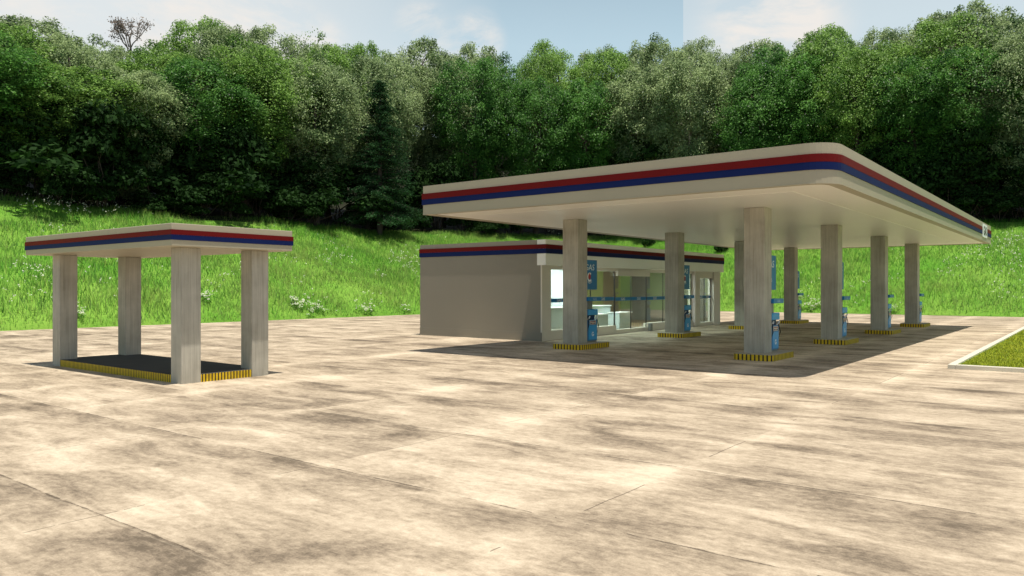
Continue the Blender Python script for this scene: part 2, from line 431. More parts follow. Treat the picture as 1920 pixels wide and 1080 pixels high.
# ------------------------------------------------------------------ terrain
EU, EV = 61.8, 40.0            # the forecourt's two far edges
def snoise(u, v, k, seed):
    """smooth value noise, numpy"""
    u = np.asarray(u, float) * k + seed * 17.3; v = np.asarray(v, float) * k + seed * 5.1
    iu, iv = np.floor(u), np.floor(v); fu, fv = u - iu, v - iv
    fu = fu * fu * (3 - 2 * fu); fv = fv * fv * (3 - 2 * fv)
    def h(a, b):
        x = np.sin(a * 127.1 + b * 311.7 + seed * 74.7) * 43758.5453
        return x - np.floor(x)
    return (h(iu, iv) * (1 - fu) + h(iu + 1, iv) * fu) * (1 - fv) + (h(iu, iv + 1) * (1 - fu) + h(iu + 1, iv + 1) * fu) * fv
def s_of(u, v):
    return np.hypot(np.maximum(np.asarray(u, float) - EU, 0), np.maximum(np.asarray(v, float) - EV, 0))
def edge_of(u, v):
    """how far up the slope the forest begins"""
    return 20.0 + (snoise(u, v, 0.07, 3) - 0.5) * 3.0
def zt(u, v):
    s = s_of(u, v)
    z = np.where(s < 20, 8.0 * (np.minimum(s, 20) / 20.0) ** 0.9, 8.0 + 0.22 * (s - 20))
    z = z + (snoise(u, v, 0.16, 1) - 0.5) * 0.7 * np.minimum(s / 4, 1) + (snoise(u, v, 0.55, 2) - 0.5) * 0.22 * np.minimum(s / 2, 1)
    return np.where(s <= 0, -0.25, z - 0.02)
def ray_dir(x):
    return FW + (x - 960.0) / F_PX * RT
def at_s(x, s):
    """plan point where the sight line of bearing x is s metres beyond the forecourt"""
    d = ray_dir(x); lo, hi = 5.0, 300.0
    for _ in range(50):
        mid = (lo + hi) / 2
        if s_of(*(d * mid)) > s: hi = mid
        else: lo = mid
    return d * hi, hi
def on_slope(x, y):
    """where the sight line through (x, y) meets the meadow"""
    d = ray_dir(x); k = 36.0
    while k < 120:
        p = d * k
        if s_of(*p) > 0 and CAM_H + (539 - y) / F_PX * k <= float(zt(*p)): return p
        k += 0.08
    return d * 60

def raw_mesh(name, V, Fq, mats, tone=None, parent=None, mi=None, smooth=False):
    """fast mesh from numpy arrays; all faces have the same corner count"""
    V = np.asarray(V, np.float32); Fq = np.asarray(Fq, np.int32)
    n, k = Fq.shape
    me = bpy.data.meshes.new(name)
    me.vertices.add(len(V)); me.vertices.foreach_set('co', V.ravel())
    me.loops.add(n * k); me.loops.foreach_set('vertex_index', Fq.ravel())
    me.polygons.add(n); me.polygons.foreach_set('loop_start', np.arange(0, n * k, k, dtype=np.int32))
    me.polygons.foreach_set('loop_total', np.full(n, k, np.int32))
    for m in (mats if isinstance(mats, (list, tuple)) else [mats]): me.materials.append(m)
    if mi is not None: me.polygons.foreach_set('material_index', np.asarray(mi, np.int32))
    if tone is not None:
        a = me.attributes.new('tone', 'FLOAT', 'POINT'); a.data.foreach_set('value', np.asarray(tone, np.float32))
    if smooth: me.polygons.foreach_set('use_smooth', np.ones(n, bool))
    me.update(calc_edges=True)
    o = bpy.data.objects.new(name, me); COL.objects.link(o)
    if parent: o.parent = parent
    return o

def build_terrain():
    us = np.concatenate([np.arange(-120, 40, 8.0), np.arange(40, 130, 1.0), np.arange(130, 420, 10.0)])
    vs = np.concatenate([np.arange(-160, -24, 8.0), np.arange(-24, 110, 1.0), np.arange(110, 420, 10.0)])
    us = np.sort(np.unique(np.append(us, [EU, EU + 0.02]))); vs = np.sort(np.unique(np.append(vs, [EV, EV + 0.02])))
    Ug, Vg = np.meshgrid(us, vs, indexing='ij')
    Z = zt(Ug, Vg)
    V = np.stack([Ug, Vg, Z], -1).reshape(-1, 3)
    nv = len(vs)
    I = np.arange(len(us) * nv).reshape(len(us), nv)
    Fq = np.stack([I[:-1, :-1], I[1:, :-1], I[1:, 1:], I[:-1, 1:]], -1).reshape(-1, 4)
    C = V[Fq].mean(1)
    forest = s_of(C[:, 0], C[:, 1]) > edge_of(C[:, 0], C[:, 1])
    for name, sel, mt in (('meadow', ~forest, M['meadow']), ('forest_floor', forest, M['soil'])):
        f = Fq[sel]; used, inv = np.unique(f, return_inverse=True)
        o = raw_mesh(name, V[used], inv.reshape(f.shape), mt, smooth=True)
        tag(o, kind='structure')
build_terrain()
fc = MB().poly([(-90, -130, 0), (EU, -130, 0), (EU, EV, 0), (-90, EV, 0)]).build('forecourt', M['ground'])
tag(fc, kind='structure')

# ------------------------------------------------------------------ grass and flowers
def blades(name, P, h, w, tone, mat, lean=0.8):
    """one triangle per blade"""
    n = len(P)
    a = rng.uniform(0, 2 * np.pi, n); b = rng.uniform(0, 2 * np.pi, n)
    side = np.stack([np.cos(a), np.sin(a), np.zeros(n)], -1) * (w / 2)[:, None]
    tip = P + np.stack([np.cos(b) * h * lean * rng.random(n), np.sin(b) * h * lean * rng.random(n), h], -1)
    V = np.stack([P - side, P + side, tip], 1).reshape(-1, 3)
    return raw_mesh(name, V, np.arange(3 * n).reshape(n, 3), mat, np.repeat(tone, 3))

def meadow_grass():
    n = 1150000
    u = rng.uniform(-2, 90, n); v = rng.uniform(-12, 70, n)
    s = s_of(u, v)
    d = u * FW[0] + v * FW[1]; x = 960 + F_PX * (u * RT[0] + v * RT[1]) / np.maximum(d, 1)
    k = (s > 0.05) & (s < edge_of(u, v) + 1.0) & (x > -260) & (x < 2180) & (d > 10)
    u, v, s = u[k], v[k], s[k]
    z = zt(u, v)
    clump = snoise(u, v, 1.3, 5)
    tall = snoise(u, v, 0.25, 6)
    keep = rng.random(len(u)) < 0.40 + 0.58 * clump
    u, v, z, s, clump, tall = u[keep], v[keep], z[keep], s[keep], clump[keep], tall[keep]
    n = len(u)
    h = (0.18 + 0.34 * rng.random(n)) * (0.65 + 0.7 * tall) * np.clip(0.45 + s / 2.5, 0.4, 1)
    w = rng.uniform(0.02, 0.055, n)
    patch = 0.6 * snoise(u, v, 0.11, 7) + 0.4 * snoise(u, v, 0.45, 8)
    tone = np.clip(-0.06 + 0.78 * patch + 0.30 * (clump - 0.5) + rng.normal(0, 0.17, n), 0, 1)
    straw = rng.random(n) < 0.10 * (0.3 + tall)
    tone = np.where(straw, 1.0, tone)
    h = np.where(straw, h * 1.35, h); w = np.where(straw, w * 0.6, w)
    tag(blades('meadow_grass', np.stack([u, v, z - 0.03], -1), h, w, tone, M['grass']),
        'tall bright green meadow grass covering the slope below the forest', 'grass', kind='stuff')
meadow_grass()

def quads(C, N, size, aspect=0.6):
    """small leaf-shaped rhombs at centres C with normals N"""
    n = len(C)
    R = rng.normal(size=(n, 3)); T = np.cross(N, R); T /= np.linalg.norm(T, axis=1)[:, None] + 1e-9
    B = np.cross(N, T)
    a = (size / 2)[:, None] * T; b = (size * aspect / 2)[:, None] * B
    V = np.stack([C - a, C - 0.1 * a + b, C + a, C - 0.1 * a - b], 1).reshape(-1, 3)
    return V, np.arange(4 * n).reshape(n, 4)

def unit(n):
    d = rng.normal(size=(n, 3)); return d / np.linalg.norm(d, axis=1)[:, None]

def flower_patch(pts, per, spread):
    C = []
    for (x, y, k) in pts:
        p = on_slope(x, y)
        q = rng.normal(size=(int(per * k), 2)) * spread * math.sqrt(k) + p
        q = q[s_of(q[:, 0], q[:, 1]) > 0.15]
        h = rng.uniform(0.3, 0.72, len(q))
        C.append(np.stack([q[:, 0], q[:, 1], zt(q[:, 0], q[:, 1]) + h], -1))
    return np.concatenate(C)

far_patches = [(132, 392, 4), (165, 388, 3), (95, 396, 2), (60, 520, 1.2), (78, 530, 1), (232, 470, .6), (640, 492, 1.2), (615, 498, .8),
               (752, 483, 1), (768, 492, 1), (745, 500, .8), (772, 515, 1.2), (790, 505, .8), (780, 478, .7), (385, 560, .7), (400, 540, .4),
               (1860, 478, 2.4), (1835, 484, 1.6), (1885, 470, 1.6), (1905, 500, 1.6), (1800, 500, 1), (1868, 545, .8), (1890, 520, 1), (1610, 545, .8), (1640, 530, .7),
               (1905, 455, 2), (1780, 520, .7), (20, 560, .5), (200, 540, .5), (560, 540, .4)]
Cf = flower_patch(far_patches + [(random.uniform(0, 1920), random.uniform(440, 585), random.uniform(.2, .7)) for _ in range(60)], 16, 0.7)
rep = 3
Cq = (Cf[:, None, :] + rng.normal(size=(len(Cf), rep, 3)) * 0.045).reshape(-1, 3)
Nq = unit(len(Cq)) * 0.6 + np.array([-0.3, -0.3, 0.6]); Nq /= np.linalg.norm(Nq, axis=1)[:, None]
Vf, Ff = quads(Cq, Nq, rng.uniform(0.05, 0.10, len(Cq)), 0.9)
tag(raw_mesh('wildflowers', Vf, Ff, M['petal']), 'scattered white wildflowers in loose drifts over the meadow slope', 'wildflowers', kind='stuff')

def flower_clump(x, y, w, n, label, tall=0.7):
    p = on_slope(x, y)
    base = np.array([p[0], p[1], float(zt(*p))])
    t = empty('flower_clump', tuple(base), label, 'flowers', 'white flower clumps along the foot of the meadow')
    q = rng.normal(size=(n, 2)) * w * 0.62
    keep = s_of(q[:, 0] + p[0], q[:, 1] + p[1]) > 0.1; q = q[keep]; n = len(q)
    z0 = zt(q[:, 0] + p[0], q[:, 1] + p[1]) - base[2]
    h = rng.uniform(0.22, tall * 0.85, n)
    C = np.stack([q[:, 0], q[:, 1], z0 + h], -1)
    k = 6
    Cq = (C[:, None, :] + rng.normal(size=(n, k, 3)) * np.array([0.05, 0.05, 0.03])).reshape(-1, 3)
    N = unit(len(Cq)) * 0.6 + np.array([-0.25, -0.35, 0.7]); N /= np.linalg.norm(N, axis=1)[:, None]
    V, Fq = quads(Cq, N, rng.uniform(0.05, 0.10, len(Cq)), 0.9)
    raw_mesh('blossoms', V, Fq, M['petal'], parent=t)
    m = 14
    Cl = (np.stack([q[:, 0], q[:, 1], z0], -1)[:, None, :] + np.concatenate([rng.normal(size=(n, m, 2)) * 0.09, (h[:, None] * rng.random((n, m)) * 0.95)[..., None]], -1)).reshape(-1, 3)
    V, Fq = quads(Cl, unit(len(Cl)), rng.uniform(0.08, 0.17, len(Cl)), 0.45)
    raw_mesh('leaves', V, Fq, M['grass'], np.repeat(rng.random(len(Cl)) * 0.6, 4), parent=t)
for a in ((583, 584, 0.95, 60, 'broad clump of white flowers just right of the kiosk at the concrete edge'),
          (555, 577, 0.4, 18, 'small white flower clump beside the broad one right of the kiosk'),
          (690, 590, 0.6, 34, 'white flower clump at the concrete edge midway between kiosk and store'),
          (765, 589, 0.4, 16, 'low white flower clump at the concrete edge just left of the store wall'),
          (1528, 584, 0.9, 60, 'tall white flower clump seen between the pump canopy columns behind the forecourt'),
          (152, 600, 0.35, 12, 'few white flowers behind the front left kiosk column'),
          (383, 566, 0.4, 15, 'white flower clump framed between the right hand kiosk columns'),
          (1676, 588, 0.3, 10, 'small white flower clump in the gap between the last two front canopy columns')):
    flower_clump(*a)

def weed(x, y, r, label):
    p = on_slope(x, y); base = (p[0], p[1], float(zt(*p)))
    t = empty('weed_clump', base, label, 'weed', 'dark weeds above the store roof')
    n = 500
    C = unit(n) * (rng.random(n) ** 0.4)[:, None] * np.array([r, r, r * 0.75]) + np.array([0, 0, r * 0.6])
    N = unit(n) + np.array([0, 0, 0.8]); N /= np.linalg.norm(N, axis=1)[:, None]
    V, Fq = quads(C, N, rng.uniform(0.18, 0.34, n), 0.5)
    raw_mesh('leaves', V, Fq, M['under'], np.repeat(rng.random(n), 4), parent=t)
    mb = MB()
    for k in range(5):
        a = k * 1.26; dx, dy = math.cos(a) * r * 0.5, math.sin(a) * r * 0.5
        mb.poly([(-0.02, 0, 0), (0.02, 0, 0), (dx + 0.01, dy, r * 0.9), (dx - 0.01, dy, r * 0.9)])
    mb.build('stem', M['bark'], t)
weed(1216, 462, 0.75, 'dark leafy weed on the slope above the middle of the store roof')
weed(1352, 472, 0.7, 'dark leafy weed on the slope by the right end of the store roof')

# ------------------------------------------------------------------ trees
def tube(mb, pts, radii, seg=7, mi=0):
    rings = []
    for i, p in enumerate(pts):
        p = Vector(p)
        d = (Vector(pts[min(i + 1, len(pts) - 1)]) - Vector(pts[max(i - 1, 0)])).normalized()
        a = d.orthogonal().normalized(); b = d.cross(a)
        base = len(mb.v)
        for k in range(seg):
            t = 2 * math.pi * k / seg
            mb.v.append(tuple(p + (a * math.cos(t) + b * math.sin(t)) * radii[i]))
        rings.append(base)
    for r0, r1 in zip(rings, rings[1:]):
        for k in range(seg):
            mb.f.append((r0 + k, r0 + (k + 1) % seg, r1 + (k + 1) % seg, r1 + k)); mb.m.append(mi); mb.uv.append([(0, 0)] * 4)

def curve_pts(a, b, n, wob):
    a, b = np.array(a, float), np.array(b, float)
    L = np.linalg.norm(b - a)
    out = [a + (b - a) * i / (n - 1) + (rng.normal(size=3) * wob * L if 0 < i < n - 1 else 0) for i in range(n)]
    return [tuple(p) for p in out]

TREE_H = 20.0
def broadleaf(name, n_lobes, n_leaf, prof, rmax, leaf=(0.20, 0.34), lobe_r=(0.40, 1.05), bark='bark', gaps=0.0):
    """a 20 m tree: trunk with limbs, crown of leaf clumps; prof = [(height share, radius share)]"""
    t = empty(name, (0, 0, 0)); t['crown_top'] = TREE_H
    ph = np.array([p[0] for p in prof]); pr = np.array([p[1] for p in prof])
    tmax = prof[-1][0]; tmin = prof[0][0]
    L = []
    while len(L) < n_lobes:
        h = rng.uniform(tmin, tmax); r = np.interp(h, ph, pr) * rmax
        if rng.random() > (r / rmax + 0.15): continue
        a = rng.uniform(0, 2 * np.pi); rr = r * math.sqrt(rng.uniform(0.15, 1.0))
        q = rng.uniform(*lobe_r) * (0.75 + 0.35 * r / rmax)
        L.append((rr * math.cos(a), rr * math.sin(a), h * TREE_H, q))
    L = np.array(L)
    wgt = L[:, 3] ** 2; idx = rng.choice(len(L), n_leaf, p=wgt / wgt.sum())
    d = unit(n_leaf); d[:, 2] = np.where(d[:, 2] < -0.6, -d[:, 2] * rng.random(n_leaf), d[:, 2])
    rad = L[idx, 3] * (1.12 - 0.7 * rng.random(n_leaf) ** 1.4)
    C = L[idx, :3] + d * rad[:, None]
    # a loose fill of leaves and sprays between the clumps, thicker near the outside
    free = rng.random(n_leaf) < 0.20
    hh = rng.uniform(tmin, tmax - 0.03, n_leaf * 3); rr = np.interp(hh, ph, pr)
    ok = rng.random(len(hh)) < (rr ** 1.3 + 0.05); hh, rr = hh[ok][:n_leaf], rr[ok][:n_leaf]
    m_ = min(len(hh), n_leaf); a = rng.uniform(0, 2 * np.pi, m_)
    q = rr[:m_] * rmax * (1.04 - 0.55 * rng.random(m_) ** 1.5) * (0.86 + 0.28 * snoise(a * 1.9, hh[:m_] * 9, 1.0, n_lobes))
    E_ = np.stack([q * np.cos(a), q * np.sin(a), hh[:m_] * TREE_H + rng.normal(0, 0.2, m_)], -1)
    free = free[:m_]
    C[:m_][free] = E_[free]
    axis = C * np.array([1, 1, 0]); axis /= np.linalg.norm(axis, axis=1)[:, None] + 1e-6
    d[:m_][free] = axis[:m_][free] + np.array([0, 0, 0.5])
    N = d * 0.75 + np.array([0, 0, 0.30]) + rng.normal(size=(n_leaf, 3)) * 0.65
    N /= np.linalg.norm(N, axis=1)[:, None]
    lt = rng.normal(0.58, 0.17, len(L))
    t['crown_top'] = float(np.quantile(C[:, 2], 0.997))
    tone = np.clip(lt[idx] + rng.normal(0, 0.24, n_leaf), 0, 1)
    V, Fq = quads(C, N, rng.uniform(*leaf, n_leaf), 0.62)
    raw_mesh('crown', V, Fq, M['leaf_deep'], np.repeat(tone, 4), parent=t)
    mb = MB()
    top = 0.86 * TREE_H
    sp = curve_pts((0, 0, -0.6), (rng.normal() * 0.4, rng.normal() * 0.4, top), 8, 0.012)
    tube(mb, sp, [0.34 * (1 - 0.86 * i / 7) + (0.1 if i == 0 else 0) for i in range(8)])
    for k in range(22):
        l = L[rng.integers(len(L))]
        z = max(0.12 * TREE_H, l[2] - math.hypot(l[0], l[1]) * rng.uniform(0.5, 1.0) - 0.5)
        f = np.clip((z + 0.6) / (top + 0.6), 0, 0.97) * 7; i = int(f)
        a = np.array(sp[i]) * (1 - (f - i)) + np.array(sp[min(i + 1, 7)]) * (f - i)
        r0 = 0.13 * (1 - 0.6 * z / TREE_H)
        tube(mb, curve_pts(a, l[:3], 5, 0.05), [r0, r0 * 0.8, r0 * 0.6, r0 * 0.4, r0 * 0.2], 5)
    mb.build('trunk', M[bark], t, smooth=True)
    return t

vase = [(0.05, 0.16), (0.2, 0.34), (0.38, 0.58), (0.55, 0.88), (0.68, 1.0), (0.80, 0.92), (0.90, 0.66), (0.955, 0.30)]
oval = [(0.10, 0.15), (0.25, 0.45), (0.45, 0.85), (0.62, 1.0), (0.78, 0.86), (0.90, 0.56), (0.955, 0.22)]
tallp = [(0.08, 0.25), (0.3, 0.5), (0.5, 0.75), (0.70, 1.0), (0.84, 0.80), (0.93, 0.45), (0.96, 0.2)]
protos = [broadleaf('broadleaf_tree', 230, 60000, vase, 5.0, leaf=(0.15, 0.26)), broadleaf('broadleaf_tree', 210, 60000, vase, 5.3, leaf=(0.15, 0.26), bark='bark_pale'),
          broadleaf('broadleaf_tree', 220, 60000, oval, 4.9, leaf=(0.15, 0.26)), broadleaf('broadleaf_tree', 230, 60000, tallp, 4.9, leaf=(0.15, 0.26), bark='bark_pale'),
          broadleaf('broadleaf_tree', 190, 52000, vase, 5.0, leaf=(0.17, 0.29)), broadleaf('broadleaf_tree', 230, 64000, oval, 5.1, leaf=(0.14, 0.24))]
airy = broadleaf('broadleaf_tree', 24, 5200, oval, 3.2, leaf=(0.20, 0.32), lobe_r=(0.6, 1.2))

sky_x = [-300, 0, 30, 70, 120, 180, 215, 300, 325, 380, 450, 520, 600, 700, 740, 860, 900, 1010, 1120, 1200, 1281, 1340, 1400, 1440, 1560, 1640, 1700, 1730, 1800, 1860, 1920, 2200]
sky_y = [50, 34, 40, 50, 48, 75, 98, 100, 66, 46, 58, 74, 92, 92, 84, 95, 106, 94, 106, 96, 80, 94, 96, 80, 58, 66, 58, 34, 30, 16, 18, 10]

used = set()
def place_tree(proto, x, s, ytop, mat, label, group, wide=1.0):
    p, k = at_s(x, s)
    z = float(zt(*p)) - 0.1
    H = CAM_H + (539 - ytop) / F_PX * k - z
    o = copy_tree(proto) if proto in used else proto
    used.add(proto)
    o.location = (p[0], p[1], z); o.rotation_euler = (0, 0, random.uniform(0, 6.28))
    sz = H / proto['crown_top']
    o.scale = (wide * random.uniform(0.92, 1.1),) * 2 + (sz,)
    tag(o, label, 'tree', group)
    for ch in o.children:
        if ch.name.startswith('crown'):
            ch.material_slots[0].link = 'OBJECT'; ch.material_slots[0].material = mat
    return o

where = ['at the far left end of the treeline', 'above the kiosk roof left tip', 'below the bare twiggy treetop',
         'above the kiosk roof near corner', 'above the kiosk roof right half', 'above the kiosk roof right tip',
         'just right of the kiosk roof', 'just left of the dark conifer', 'beside the dark conifer', 'above the pump canopy left tip',
         'above the pump canopy left quarter', 'above the store roof', 'above the pump canopy front middle',
         'below the sharp sky edge', 'just left of the rounded canopy corner', 'above the rounded canopy corner',
         'right of the rounded canopy corner', 'above the pump canopy far end', 'near the right end of the treeline', 'at the far right end of the treeline']
kinds = {'leaf_bright': 'yellow-green', 'leaf_deep': 'deep green', 'leaf_pale': 'pale grey-green'}
rows = [(22.4, 22, 60, 'front row', 'at the meadow edge', ['leaf_deep', 'leaf_pale', 'leaf_deep', 'leaf_bright', 'leaf_pale', 'leaf_deep', 'leaf_bright']),
        (27.0, 8, 34, 'second row', 'in the second rank', ['leaf_pale', 'leaf_bright', 'leaf_bright', 'leaf_deep', 'leaf_bright']),
        (32.0, 0, 8, 'skyline', 'topping the skyline', ['leaf_bright', 'leaf_bright', 'leaf_pale'])]  # rear rows favour brighter leaf colour, standing in for the sunlit crest
for ri, (s0, lo, spread, _, what, mats) in enumerate(rows):
    n = len(where)
    for i in range(n):
        x = -25 + i * (1970.0 / (n - 1)) + random.uniform(-18, 18) + (0, 48, 20)[ri] - 20
        y = float(np.interp(x, sky_x, sky_y)) - 9 - (8 if 700 < x < 1250 else 0) + lo + random.uniform(0, spread)
        mk = mats[(i * 3 + ri) % len(mats)] if random.random() < 0.7 else random.choice(mats)
        if ri == 0 and i == 8: continue          # the conifer stands here
        if 1180 < x < 1420 and ri > 0: mk = 'leaf_pale'
        lab = f"{kinds[mk]} tree {what}, {where[i]}"
        place_tree(protos[(i * 5 + ri * 2 + (i // 3)) % len(protos)], x, s0 + random.uniform(-0.8, 1.2), y, M[mk], lab, 'forest trees behind the meadow', random.uniform(0.78, 1.08))
place_tree(airy, 585, 35.0, 62, M['leaf_bright'], 'thin airy treetop poking above the skyline right of the kiosk', 'forest trees behind the meadow', 0.8)

def conifer():
    p, k = at_s(712, 18.2); z = float(zt(*p)) - 0.1
    H = CAM_H + (539 - 150) / F_PX * k - z
    t = empty('conifer_tree', (p[0], p[1], z), 'dark green conifer with drooping tiers standing among the broadleaf trees', 'tree', 'forest trees behind the meadow')
    mb = MB(); tube(mb, [(0, 0, -0.5), (0.05, 0, H * 0.5), (0, 0, H)], [0.32, 0.2, 0.03]); C = []; T = []
    for k in range(230):
        f = rng.uniform(0.10, 0.98) ; h = f * H
        L = (1 - f) ** 0.8 * 4.9 * rng.uniform(0.65, 1.1) + 0.25
        a = rng.uniform(0, 6.28)
        e = (math.cos(a) * L, math.sin(a) * L, h - L * 0.28 + 0.1 * L)
        m_ = (math.cos(a) * L * .55, math.sin(a) * L * .55, h - L * 0.02)
        tube(mb, [(0, 0, h), m_, e], [0.05, 0.035, 0.012], 4)
        q = int(110 * (0.25 + L / 3)); u = rng.random(q) ** 0.7
        b = np.array([(0, 0, h)]) * ((1 - u) ** 2)[:, None] + 2 * np.array([m_]) * ((1 - u) * u)[:, None] + np.array([e]) * (u ** 2)[:, None]
        C.append(b + rng.normal(size=(q, 3)) * np.array([0.26, 0.26, 0.10])); T.append(np.clip(rng.normal(0.5, 0.2) + rng.normal(0, 0.15, q), 0, 1))
    C = np.concatenate(C); T = np.concatenate(T)
    N = rng.normal(size=C.shape) * 0.5 + np.array([0, 0, 0.8]); N /= np.linalg.norm(N, axis=1)[:, None]
    V, Fq = quads(C, N, rng.uniform(0.22, 0.40, len(C)), 0.3)
    raw_mesh('crown', V, Fq, M['needle'], np.repeat(T, 4), parent=t)
    mb.build('trunk', M['bark'], t, smooth=True)
conifer()

def bare_tree():
    p, k = at_s(240, 37.0); z = float(zt(*p)) - 0.1
    H = CAM_H + (539 - 26) / F_PX * k - z
    t = empty('bare_tree', (p[0], p[1], z), 'bare brownish twiggy treetop rising above the dip in the skyline', 'tree', 'forest trees behind the meadow')
    mb = MB(); C = []
    def grow(a, d, L, r, lev):
        b = a + d * L
        tube(mb, [tuple(a), tuple((a + b) / 2 + rng.normal(size=3) * 0.04 * L), tuple(b)], [r, r * 0.8, r * 0.6], 5 if lev < 2 else 4)
        if lev >= 2:
            for _ in range(3): C.append(b - d * L * rng.random() * 0.7 + rng.normal(size=3) * 0.16)
        if lev == 4: return
        for _ in range(3 if lev else 6):
            nd = d * 0.8 + rng.normal(size=3) * 0.48 + np.array([0, 0, 0.22]); nd /= np.linalg.norm(nd)
            grow(a + d * L * rng.uniform(0.45, 1.0), nd, L * rng.uniform(0.55, 0.75), r * 0.55, lev + 1)
    tube(mb, [(0, 0, -0.5), (0, 0, H * 0.72)], [0.3, 0.15])
    grow(np.array([0, 0, H * 0.66]), np.array([0.05, 0, 1.0]), H * 0.15, 0.13, 0)
    zmax = max(v[2] for v in mb.v); f = H / zmax
    mb.v = [(x, y, zz * f) for x, y, zz in mb.v]
    mb.build('trunk', M['bark_pale'], t, smooth=True)
    C = np.array(C); C[:, 2] *= f
    V, Fq = quads(C, unit(len(C)), rng.uniform(0.12, 0.26, len(C)), 0.6)
    raw_mesh('crown', V, Fq, M['leaf_brown'], np.repeat(rng.random(len(C)), 4), parent=t)
bare_tree()

def shrub_proto(n_l, n_leaf, r, h):
    t = empty('shrub', (0, 0, 0))
    L = np.stack([rng.normal(size=n_l) * r * 0.5, rng.normal(size=n_l) * r * 0.5, rng.uniform(0.25, 1.0, n_l) * h, rng.uniform(0.45, 0.95, n_l)], -1)
    idx = rng.integers(n_l, size=n_leaf); d = unit(n_leaf); d[:, 2] = np.abs(d[:, 2])
    C = L[idx, :3] + d * (L[idx, 3] * (1 - 0.5 * rng.random(n_leaf)))[:, None]
    N = d * 0.6 + np.array([0, 0, 0.5]) + rng.normal(size=(n_leaf, 3)) * 0.5; N /= np.linalg.norm(N, axis=1)[:, None]
    V, Fq = quads(C, N, rng.uniform(0.14, 0.28, n_leaf), 0.6)
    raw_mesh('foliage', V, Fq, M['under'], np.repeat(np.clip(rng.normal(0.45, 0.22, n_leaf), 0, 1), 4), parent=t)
    mb = MB()
    for k in range(6):
        tube(mb, curve_pts((rng.normal() * 0.1, rng.normal() * 0.1, -0.2), L[k, :3], 4, 0.06), [0.04, 0.03, 0.02, 0.01], 4)
    mb.build('stem', M['bark'], t, smooth=True)
    return t
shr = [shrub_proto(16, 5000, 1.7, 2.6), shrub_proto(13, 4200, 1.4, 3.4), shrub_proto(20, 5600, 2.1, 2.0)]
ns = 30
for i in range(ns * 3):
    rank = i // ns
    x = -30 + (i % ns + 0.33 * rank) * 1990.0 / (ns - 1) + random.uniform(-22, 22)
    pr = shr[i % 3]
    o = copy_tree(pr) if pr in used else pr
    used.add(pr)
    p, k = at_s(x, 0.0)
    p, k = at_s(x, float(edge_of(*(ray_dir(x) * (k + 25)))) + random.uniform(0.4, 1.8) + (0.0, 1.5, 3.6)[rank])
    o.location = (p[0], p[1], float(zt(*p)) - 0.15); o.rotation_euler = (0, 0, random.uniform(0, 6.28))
    sc = random.uniform(0.7, 1.25) * (1, 1.6, 2.4)[rank]; o.scale = (sc, sc, sc * random.uniform(0.7, 1.1) * (1.0, 1.35, 1.1)[rank])  # rear ranks enlarged into a dark mass that stands for shade
    tag(o, 'shrub with leaf colour darkened for shade at the foot of the forest', 'shrub', 'undergrowth shrubs along the forest edge')

# ------------------------------------------------------------------ kiosk shelter (left)
KU0, KU1, KV0, KV1 = 8.32, 10.40, 15.04, 21.33
KZ = 2.83
ks = empty('kiosk_shelter', (KU0, KV0, 0), 'small flat-roofed shelter on four concrete columns with red and blue striped fascia', 'shelter')
def L(mb, o):                      # shift a builder's world coordinates into a thing's own
    ox, oy, oz = o.location
    mb.v = [(x - ox, y - oy, z - oz) for x, y, z in mb.v]
    return mb
RK = (7.90, 10.77, 14.66, 21.88)
ko = rrect(*RK)
L(MB().prism(ko, KZ, 3.29), ks).build('roof', M['cream'], ks, bevel=0.012)
L(MB().ring(rrect(*RK, d=0.018), rrect(*RK, d=-0.05), 3.06, 3.16), ks).build('red_stripe', M['red'], ks)
L(MB().ring(rrect(*RK, d=0.016), rrect(*RK, d=-0.05), 2.955, 3.058), ks).build('blue_stripe', M['blue'], ks)
cw = 0.43
for (u, v) in ((KU0, KV0), (KU1 - cw, KV0), (KU1 - cw, KV1 - cw), (KU0, KV1 - cw)):
    L(MB().box(u, u + cw, v, v + cw, -0.02, KZ - 0.001), ks).build('column', M['col'], ks, bevel=0.012)
kp = empty('raised_platform', (KU0, KV0, 0), 'low dark platform with fine yellow and black kerb between the four shelter columns', 'platform')
L(MB().prism(rrect(KU0, KU1, KV0, KV1, d=-0.012), -0.02, 0.165, caps=False), kp).build('striped_kerb', M['kerb_fine'], kp)
L(MB().prism(rrect(KU0, KU1, KV0, KV1, d=-0.013), 0.150, 0.168), kp).build('platform_top', M['asphalt'], kp)

# ------------------------------------------------------------------ pump canopy (right)
CZ0, CZ1 = 4.23, 5.10
CB = (16.86, 45.6, 4.45, 16.45); CR = (0.62, 0, 0, 0)
can = empty('pump_canopy', (21.0, 7.4, 0), 'large flat pump canopy on eight concrete columns with red and blue fascia stripes', 'canopy')
L(MB().ring(rrect(*CB, r=CR), rrect(*CB, r=CR, d=-0.25), CZ0, CZ1), can).build('fascia', M['cream'], can)
L(MB().prism(rrect(*CB, r=CR, d=-0.251), CZ0 + 0.012, CZ0 + 0.10), can).build('soffit', M['soffit'], can)
L(MB().prism(rrect(CB[0] + 1.25, CB[1] - 1.25, CB[2] + 1.25, CB[3] - 1.25), CZ0 + 0.004, CZ0 + 0.05), can).build('inner_soffit', M['soffit_in'], can)
L(MB().prism(rrect(*CB, r=CR, d=-0.252), CZ1 - 0.22, CZ1 - 0.10), can).build('roof_deck', M['cream'], can)
